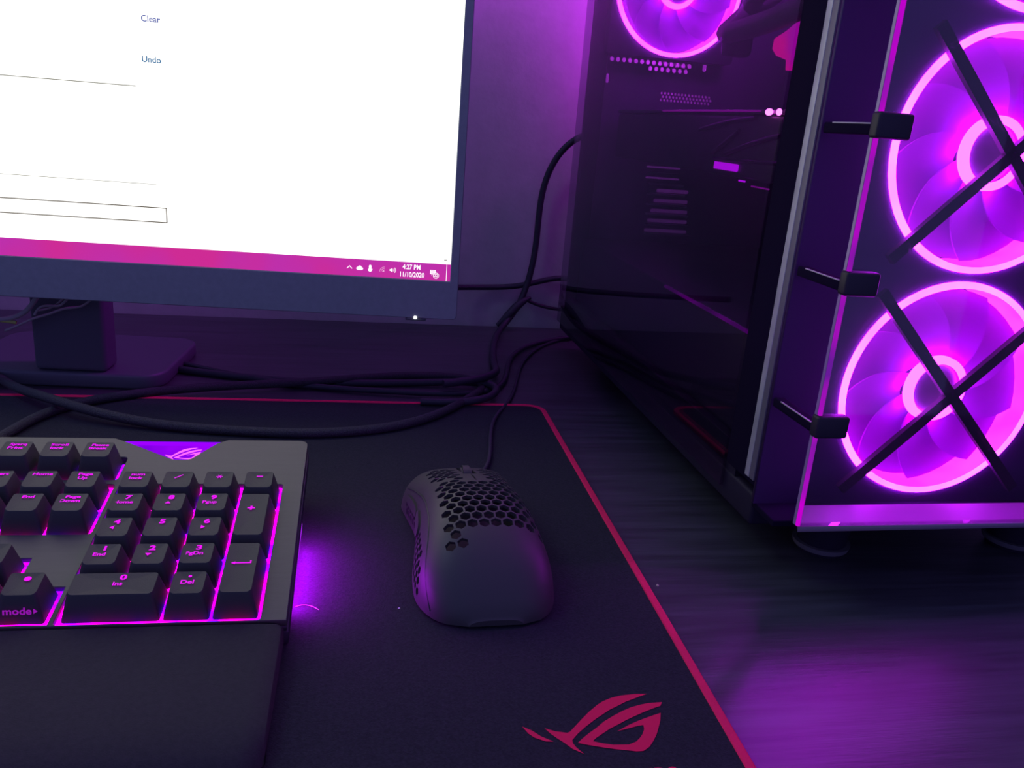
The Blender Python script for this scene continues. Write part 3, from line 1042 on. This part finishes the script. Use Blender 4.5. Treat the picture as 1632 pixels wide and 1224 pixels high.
# rear panel with vents
vent = []
for j in range(3):
    for i in range(14):
        u = 0.0205 + i * 0.0058 + (0.0029 if j % 2 else 0)
        z = 0.2845 - j * 0.0050
        if j == 0 and i > 11: continue
        if j == 2 and (i < 7): continue
        if u < 0.105: vent.append(circ(u, z, 0.00215, 8))
vent2 = []
for j in range(3):
    for i in range(15):
        vent2.append(circ(0.075 + i * 0.0034 + (0.0017 if j % 2 else 0), 0.2540 - j * 0.0030, 0.0013, 6))
slotv = [rrect(0.069, 0.104, z, z + 0.0018, 0.0008, 2) for z in (0.186, 0.176)] + [rrect(0.074 + k * 0.002, 0.119 - k * 0.003 + k * 0.002, 0.1252 + k * 0.0096, 0.1252 + k * 0.0096 + 0.0034, 0.0015, 2) for k in range(5)]
single = [rrect(0.010, 0.0125, 0.281, 0.289, 0.001, 2), rrect(0.0195, 0.0225, 0.2585, 0.2665, 0.001, 2), rrect(0.112, 0.1155, 0.276, 0.285, 0.0015, 2)]
RF = (0.0712, 0.3416)
rear_out = [(0.002, 0.0450), (CW - 0.003, 0.0450), (CW - 0.003, CT - 0.02), (0.002, CT - 0.02)]
o = link('rear_panel', plate_me([rear_out, circ(RF[0], RF[1], 0.0565, 48)] + vent + vent2 + slotv + single, 0.4600, 0.4615, 0, UP), MT['caseint'], pc)
o['label'] = 'rear panel with rows of round vent holes'
for k in range(7):
    z = 0.1225 + k * 0.0096
    box('slot_cover', MT['steel' if k in (2, 3, 4, 5) else 'caseint'], pc, 0.074 - k * 0.0005, 0.121 - k * 0.003, 0.452, 0.4595, z, z + 0.0020, 0.0003)
# power supply shroud; its top edge highlight is put in as a glowing strip
box('shroud', MT['shroud'], pc, 0.010, 0.196, 0.082, 0.455, 0.0450, 0.1165, 0.001)
o = box('shroud_highlight', emat('shroud_highlight', (0.16, 0.0, 0.24), 1.0, (0.05, 0.0, 0.09), 16), pc, 0.0040, 0.0062, 0.082, 0.215, 0.1165, 0.1182, 0.0005)
o['label'] = 'dim magenta highlight along the shroud edge, put in as a glowing strip'
# side glass
sg = box('side_glass', MT['sglass'], pc, -0.0012, 0.0008, 0.0795, 0.4745, 0.0300, CT - 0.005)
sg['label'] = 'tinted glass side panel'
box('rear_post', MT['case'], pc, 0.0012, 0.016, 0.4500, 0.4598, 0.0450, CT - 0.02, 0.0005)
box('lower_rail', MT['case'], pc, 0.0012, 0.0085, 0.0800, 0.4600, 0.0450, 0.0580, 0.0005)
# front glass pane with standoff clips
fg = box('front_glass', MT['fglass'], pc, 0.0012, CW, 0.0, 0.0035, 0.0452, CT)
fg['label'] = 'clear glass front panel'
link('glass_edge', bm2me((lambda b: (addbox(b, -0.0002, 0.0011, 0.0016, 0.0036, 0.0452, CT), b)[1])(bmesh.new())), MT['gedge2'], pc)
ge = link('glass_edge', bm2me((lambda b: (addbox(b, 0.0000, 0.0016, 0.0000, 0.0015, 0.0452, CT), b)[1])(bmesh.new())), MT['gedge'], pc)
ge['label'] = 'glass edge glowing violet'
for z in (0.0957, 0.1617, 0.2271, 0.2927, 0.3583, 0.4239):
    c = box('glass_clip', MT['fanframe'], pc, -0.0012, 0.0150, -0.0022, 0.0042, z - 0.0054, z + 0.0052, 0.0014)
    c['label'] = 'black rubber clip gripping the glass'
    bm = bmesh.new()
    addbox(bm, -0.0006, 0.0050, 0.0042, 0.0400, z - 0.0042, z + 0.0006, 0.0008)
    a = link('standoff_arm', bm2me(bm, 'arm', 0.6), MT['sideblack'], c)
    box('arm_highlight', MT['rim'], c, -0.0008, 0.0000, 0.0042, 0.0330, z + 0.0001, z + 0.0007, 0.0002)  # pale strip put in as the highlight on the arm's top edge


# fans ---------------------------------------------------------------
def lathe_me(prof, n=72):
    """prof: (r, d) revolve round +y axis"""
    bm = bmesh.new()
    rings = []
    for k in range(n):
        a = 2 * PI * k / n
        rings.append([bm.verts.new((r * math.cos(a), d, r * math.sin(a))) for r, d in prof])
    for k in range(n):
        A, B = rings[k], rings[(k + 1) % n]
        for j in range(len(prof) - 1):
            bm.faces.new((A[j], A[j + 1], B[j + 1], B[j]))
    bmesh.ops.remove_doubles(bm, verts=bm.verts, dist=1e-6)
    return bm2me(bm, 'lathe', 0.5)


def blade_me(r0, r1, sweep, width, pitch, n=10, m=6):
    bm = bmesh.new()
    lay = []
    for th in (0.0, 0.0010):
        g = []
        for i in range(n + 1):
            r = r0 + (r1 - r0) * i / n
            row = []
            for k in range(m + 1):
                s = k / m - 0.5
                a = sweep * (i / n) ** 1.3 + s * width * (1.0 - 0.10 * (i / n))
                d = s * pitch * 2 + th + 0.0012 * math.sin(PI * (k / m))
                row.append(bm.verts.new((r * math.cos(a), d, r * math.sin(a))))
            g.append(row)
        lay.append(g)
    for g in lay:
        for i in range(n):
            for k in range(m):
                bm.faces.new((g[i][k], g[i + 1][k], g[i + 1][k + 1], g[i][k + 1]))
    A, B = lay
    bd_ = [(i, 0) for i in range(n + 1)] + [(n, k) for k in range(1, m + 1)] + [(i, m) for i in range(n - 1, -1, -1)] + [(0, k) for k in range(m - 1, 0, -1)]
    for p, q in zip(bd_, bd_[1:] + bd_[:1]):
        bm.faces.new((A[p[0]][p[1]], A[q[0]][q[1]], B[q[0]][q[1]], B[p[0]][p[1]]))
    return bm2me(bm, 'blade', 0.6)


def square_frame():
    return plate_me([rrect(-0.0596, 0.0596, -0.0596, 0.0596, 0.004, 3), circ(0, 0, 0.0581, 56)], 0.0035, 0.0245, 0, UP)


me_frame = square_frame()
me_rim = lathe_me([(0.0579, 0.0024), (0.0576, 0.0004), (0.0560, 0.0), (0.0546, 0.0008)])
me_wall = lathe_me([(0.0546, 0.0008), (0.0540, 0.0100), (0.0540, 0.0245)])
me_hubring = lathe_me([(0.0136, 0.0050), (0.0140, 0.0036), (0.0158, 0.0030), (0.0176, 0.0046), (0.0178, 0.0075)])
me_hub = lathe_me([(0.00001, 0.0055), (0.0100, 0.0055), (0.0128, 0.0060), (0.0136, 0.0070), (0.0136, 0.0200), (0.00001, 0.0200)])
me_blade = blade_me(0.0142, 0.0528, 0.55, 1.02, 0.0040)
me_stay = None


def fan(u, d, z, label, flip=False):
    root = link('case_fan', me_frame.copy(), MT['fanframe'], pc)
    root.location = (u, d, z)
    root['label'] = label
    if flip: root.rotation_euler = (0, 0, PI)
    link('light_ring', me_rim, MT['ring'], root)
    link('inner_diffuser', me_wall, MT['wallring'], root)
    link('hub_ring', me_hubring, MT['hubring'], root)
    link('hub', me_hub, MT['hub'], root)
    for k in range(9):
        bl = link('blade', me_blade, MT['blade'], root)
        bl.location = (0, 0.0120, 0)
        bl.rotation_euler = (0, 2 * PI * k / 9 + 0.3, 0)
    return root


fan(FU, FD, FZ[0], 'lowest front fan glowing magenta')
fan(FU, FD, FZ[1], 'middle front fan glowing magenta')
fan(FU, FD, FZ[2], 'top front fan mostly outside the frame')
fan(RF[0], 0.4355, RF[1], 'rear exhaust fan seen through the side glass')
# crossed braces in front of the fans
for z in FZ:
    bm = bmesh.new()
    for s in (1, -1):
        L = 0.0735
        mtx = Matrix.Translation((FU, 0.0345, z)) @ Matrix.Rotation(R_(45) * s, 4, 'Y')
        r = bmesh.ops.create_cube(bm, size=1)
        for v in r['verts']:
            v.co = mtx @ Vector((v.co.x * 2 * L, v.co.y * 0.0030, v.co.z * (0.0056)))
    o = link('cross_brace', bm2me(bm, 'brace'), MT['fanframe'], pc)
box('divider', MT['caseint'], pc, 0.030, 0.196, 0.0660, 0.0760, 0.1165, CT - 0.02)

# graphics card
gp = box('graphics_card', MT['pcb'], pc, 0.0315, 0.190, 0.140, 0.448, 0.194, 0.2325, 0.002)
gp['label'] = 'dark graphics card lying across the case'
box('backplate', MT['shroud'], gp, 0.0305, 0.190, 0.140, 0.448, 0.2330, 0.2355, 0.0005)
box('edge_light', MT['gpuline'], gp, 0.0296, 0.0304, 0.165, 0.330, 0.2342, 0.2350)
for dd, s in ((0.1520, 0.0042), (0.1400, 0.0022)):
    bm = bmesh.new()
    bmesh.ops.create_icosphere(bm, subdivisions=2, radius=1.0, matrix=Matrix.Translation((0.0290, dd, 0.2340)) @ Matrix.Diagonal((0.0015, s, 0.0020, 1)))
    link('card_light', bm2me(bm, 'l', 1.0), MT['gpuled'], gp)['label'] = 'bright pink light on the card edge'
bm = bmesh.new()
addbox(bm, 0.0304, 0.0309, 0.1845, 0.2210, 0.1982, 0.2022)
for k in range(12):
    d0 = 0.1850 + k * 0.0030
    addbox(bm, 0.0300, 0.0304, d0, d0 + 0.0020, 0.1978, 0.2025)
o = link('card_lettering', bm2me(bm, 'lit_strip'), MT['gputext'], gp)
o['label'] = 'small lit violet lettering strip, too blurred to read'
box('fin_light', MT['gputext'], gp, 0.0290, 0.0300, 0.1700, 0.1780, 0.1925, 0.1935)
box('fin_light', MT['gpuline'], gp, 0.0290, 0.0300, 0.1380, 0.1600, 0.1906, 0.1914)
# motherboard
mb = box('motherboard', MT['pcb'], pc, 0.192, 0.196, 0.17, 0.43, 0.15, 0.42)
for k in range(4):
    box('memory_module', MT['pcb'], pc, 0.150, 0.192, 0.225 + k * 0.010, 0.229 + k * 0.010, 0.27, 0.41, 0.0005)
# cooler pump and hoses
bm = bmesh.new()
bmesh.ops.create_cone(bm, cap_ends=True, segments=32, radius1=0.030, radius2=0.028, depth=0.045, matrix=Matrix.Translation((0.168, 0.33, 0.335)) @ Matrix.Rotation(PI / 2, 4, 'Y'))
link('cooler_pump', bm2me(bm, 'pump', 0.6), MT['fanframe'], pc)
tube('cooler_hose', MT['tube'], pc, [(0.10, 0.33, 0.328), (0.060, 0.275, 0.300), (0.030, 0.238, 0.2825), (0.020, 0.205, 0.2800), (0.020, 0.165, 0.2810), (0.020, 0.135, 0.2830), (0.022, 0.10, 0.289)], 0.0062)
tube('cooler_hose', MT['tube'], pc, [(0.13, 0.33, 0.345), (0.080, 0.270, 0.315), (0.045, 0.230, 0.299), (0.034, 0.210, 0.3010), (0.030, 0.175, 0.3085), (0.030, 0.13, 0.3170), (0.034, 0.10, 0.321)], 0.0062)
bm = bmesh.new()
addbox(bm, 0.034, 0.052, 0.2330, 0.2480, 0.270, 0.292, 0.004)
link('hose_fitting', bm2me(bm, 'fit', 0.6), MT['fanframe'], pc)
# pink acrylic piece in front of the radiator: side view outline in (d, z)
SIDEM = Matrix(((0, 0, 1, 0), (1, 0, 0, 0), (0, 1, 0, 0), (0, 0, 0, 1)))
pk = [(0.1620, 0.2690), (0.1615, 0.2745), (0.1490, 0.2775), (0.1330, 0.2830), (0.1300, 0.2830), (0.1310, 0.2650), (0.1350, 0.2615), (0.1390, 0.2565), (0.1420, 0.2565), (0.1435, 0.2620), (0.1560, 0.2650)]
o = link('acrylic_bracket', plate_me([pk], 0.0295, 0.0325, 0.0002, SIDEM), MT['pink'], pc)
o['label'] = 'hot pink lit acrylic bracket behind the hoses'
pk2 = [(0.190, 0.2880), (0.165, 0.2935), (0.140, 0.2960), (0.128, 0.2990), (0.128, 0.2930), (0.150, 0.2900), (0.175, 0.2850)]
link('acrylic_strip', plate_me([pk2], 0.0340, 0.0370, 0.0002, SIDEM), MT['pink'], pc)
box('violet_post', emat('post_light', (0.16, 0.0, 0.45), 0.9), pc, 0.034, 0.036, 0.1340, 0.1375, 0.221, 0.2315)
# internal wires
for pts in ([(0.03, 0.252, 0.222), (0.03, 0.225, 0.2262), (0.03, 0.200, 0.2295), (0.03, 0.17, 0.2305)],
            [(0.03, 0.226, 0.2075), (0.03, 0.212, 0.2130), (0.03, 0.200, 0.2180), (0.03, 0.190, 0.2230)],
            [(0.03, 0.205, 0.2080), (0.03, 0.180, 0.2140), (0.03, 0.150, 0.2200), (0.03, 0.136, 0.2210)],
            [(0.032, 0.225, 0.2040), (0.032, 0.18, 0.2050), (0.032, 0.14, 0.2050), (0.032, 0.10, 0.2080)]):
    tube('inner_wire', MT['fanframe'], pc, pts, 0.0014)

# ------------------------------------------------------------------ cables
o = tube('power_cable', MT['cable'], None, [(0.262, WY - 0.06, 0.200), (0.240, WY - 0.045, 0.216), (0.220, WY - 0.03, 0.212), (0.199, WY - 0.02, 0.189), (0.189, WY - 0.012, 0.155), (0.188, WY - 0.012, 0.12), (0.188, WY - 0.012, 0.088), (0.183, WY - 0.012, 0.052), (0.172, WY - 0.015, 0.022), (0.152, WY - 0.030, 0.0040), (0.140, WY - 0.070, 0.0035), (0.130, 0.760, 0.0035), (0.124, 0.710, 0.0035), (0.122, 0.670, 0.012), (0.105, 0.640, 0.014), (0.07, 0.632, 0.012)], 0.0033)
tag(o, 'thick black cable looping up behind the computer against the purple wall', 'cable')
o = tube('video_cable', MT['cable'], None, [(0.02, WY - 0.10, 0.060), (0.095, WY - 0.02, 0.0450), (0.125, WY - 0.006, 0.0440), (0.156, WY - 0.006, 0.0450), (0.178, WY - 0.006, 0.0480), (0.205, WY - 0.006, 0.0560), (0.224, WY - 0.008, 0.0605), (0.260, WY - 0.02, 0.0560), (0.31, WY - 0.03, 0.05)], 0.0030)
tag(o, 'black cable running level across the wall from monitor to computer', 'cable')
o = tube('thin_cable', MT['cable'], None, [(0.180, WY - 0.006, 0.034), (0.188, WY - 0.006, 0.0300), (0.200, WY - 0.006, 0.0262), (0.214, WY - 0.006, 0.0235), (0.232, WY - 0.006, 0.0225), (0.26, WY - 0.01, 0.022), (0.30, WY - 0.01, 0.020)], 0.0019)
tag(o, 'thin black cable curving low on the wall below the level one', 'cable')
o = tube('cable_knot', MT['cable'], None, [(0.150, WY - 0.022, 0.006), (0.160, WY - 0.022, 0.015), (0.170, WY - 0.020, 0.028), (0.178, WY - 0.018, 0.034), (0.186, WY - 0.016, 0.037)], 0.0042, taper=[0.5, 1.1, 1.2, 0.9, 0.4])
tag(o, 'short thick cable joint low beside the looping cable', 'cable')
ZC = 0.0062
o = tube('keyboard_cable', MT['braid'], None, [(-0.225, 0.470, 0.012), (-0.218, 0.512, 0.006), (-0.214, 0.530, ZC), (-0.208, 0.562, ZC), (-0.190, 0.592, ZC), (-0.150, 0.616, ZC), (-0.105, 0.632, ZC), (-0.03, 0.648, 0.006), (0.02, 0.668, 0.006), (0.065, 0.680, 0.004), (0.100, 0.674, 0.004), (0.108, 0.650, 0.004), (0.092, 0.618, ZC), (0.056, 0.566, ZC), (0.015, 0.541, ZC), (-0.03, 0.533, ZC), (-0.07, 0.536, ZC), (-0.13, 0.545, ZC), (-0.18, 0.560, 0.012), (-0.215, 0.580, 0.016), (-0.25, 0.62, 0.008), (-0.30, 0.70, 0.004)], 0.0033)
tag(o, 'braided dark cable curling on the desk behind the keyboard', 'cable')
o = tube('charging_cable', MT['cable'], None, [(-0.20, 0.74, 0.003), (-0.10, 0.665, 0.003), (-0.02, 0.640, 0.003), (0.03, 0.636, 0.0034), (0.07, 0.628, 0.0040), (0.12, 0.640, 0.003), (0.135, 0.70, 0.003), (0.15, 0.78, 0.003), (0.22, 0.84, 0.003), (0.30, 0.85, 0.003)], 0.0024)
tag(o, 'plain black cable lying along the back edge of the pad', 'cable')
o = tube('coiled_cable', MT['cable'], None, [(-0.16, 0.69, 0.003), (-0.07, 0.655, 0.003), (0.0, 0.655, 0.003), (0.06, 0.662, 0.003), (0.112, 0.655, 0.008), (0.118, 0.62, 0.009), (0.09, 0.60, 0.006), (0.05, 0.605, 0.0058)], 0.0030)
tag(o, 'black cable bunched over the pad edge below the monitor corner', 'cable')
# small wires under the monitor at left
WZ = 0.003
def at_y(px, py, Y=0.632):
    d = Matrix.Rotation(YAW, 3, 'Z') @ (M @ Vector(((px - 816) / 1313.6, -(py - 612) / 1313.6, -1)))
    k = Y / d.y
    return (d.x * k, Y, 0.2159 + d.z * k)


ws = [
    ([at_y(*p) for p in ((0, 509), (18, 508), (38, 501), (50, 488), (62, 468))], 0.0018, 'wire_grey', 'grey cord rising behind the monitor at the left'),
    ([at_y(*p) for p in ((8, 527), (30, 519), (48, 508), (75, 502), (90, 496), (105, 490), (130, 491), (140, 482), (152, 472))], 0.0009, 'wire_grey', 'thin pale wire trailing right from the tangle'),
    ([at_y(p[0], p[1], 0.628) for p in ((55, 502), (60, 490), (72, 486), (92, 489), (100, 486), (112, 470))], 0.0009, 'wire_grey', 'thin pale wire looped in the tangle'),
    ([at_y(p[0], p[1], 0.636) for p in ((62, 495), (85, 492), (97, 482), (104, 470))], 0.0008, 'wire_grey', 'thin pale wire standing up from the tangle'),
    ([at_y(*p) for p in ((-20, 508), (5, 511), (26, 514))], 0.0013, 'wire_green', 'yellow-green wire end under the monitor at the left'),
]
for pts, r, m, lb in ws:
    o = tube('loose_wire', MT[m], None, pts, r)
    tag(o, lb, 'wire', 'loose wires under the monitor')

# ------------------------------------------------------------------ lint and crumbs


def speck(name, x, y, z, s, m, lb, cat='crumb'):
    bm = bmesh.new()
    bmesh.ops.create_icosphere(bm, subdivisions=1, radius=1.0)
    for v in bm.verts:
        v.co = Vector((v.co.x * s[0], v.co.y * s[1], v.co.z * s[2])) * (0.8 + 0.4 * random.random())
    o = link(name, bm2me(bm, name, 1.2), m, None)
    o.location = (x, y, z)
    tag(o, lb, cat)


def dk(px, py, z=0.003):
    d = Matrix.Rotation(YAW, 3, 'Z') @ (M @ Vector(((px - 816) / 1313.6, -(py - 612) / 1313.6, -1)))
    k = (z - 0.2159) / d.z
    return d.x * k, d.y * k


for nm, p, s, m, lb in (('crumb', (116, 643), (0.0022, 0.002, 0.0012), 'crumb', 'pale crumb at the back edge of the pad above the keyboard'),
                        ('lint_speck', (636, 969), (0.0006, 0.0006, 0.0005), 'lint', 'white lint speck left of the mouse'),
                        ('lint_speck', (873, 956), (0.0006, 0.0006, 0.0005), 'lint', 'white lint speck at the right side of the mouse'),
                        ('crumb', (1049, 925), (0.0007, 0.0010, 0.0005), 'crumb', 'tiny crumb just right of the red pad edge')):
    x, y = dk(*p)
    speck(nm, x, y, 0.0028 if p[0] < 1000 else 0.0002, s, MT[m], lb, 'lint' if nm == 'lint_speck' else 'crumb')
hp = [dk(*p) for p in ((471, 967), (480, 964), (490, 964), (500, 967), (508, 972))]
o = tube('stray_hair', MT['lint'], None, [(x, y, 0.0031) for x, y in hp], 0.00012)
tag(o, 'fine curved pale hair on the pad beside the keyboard', 'hair')
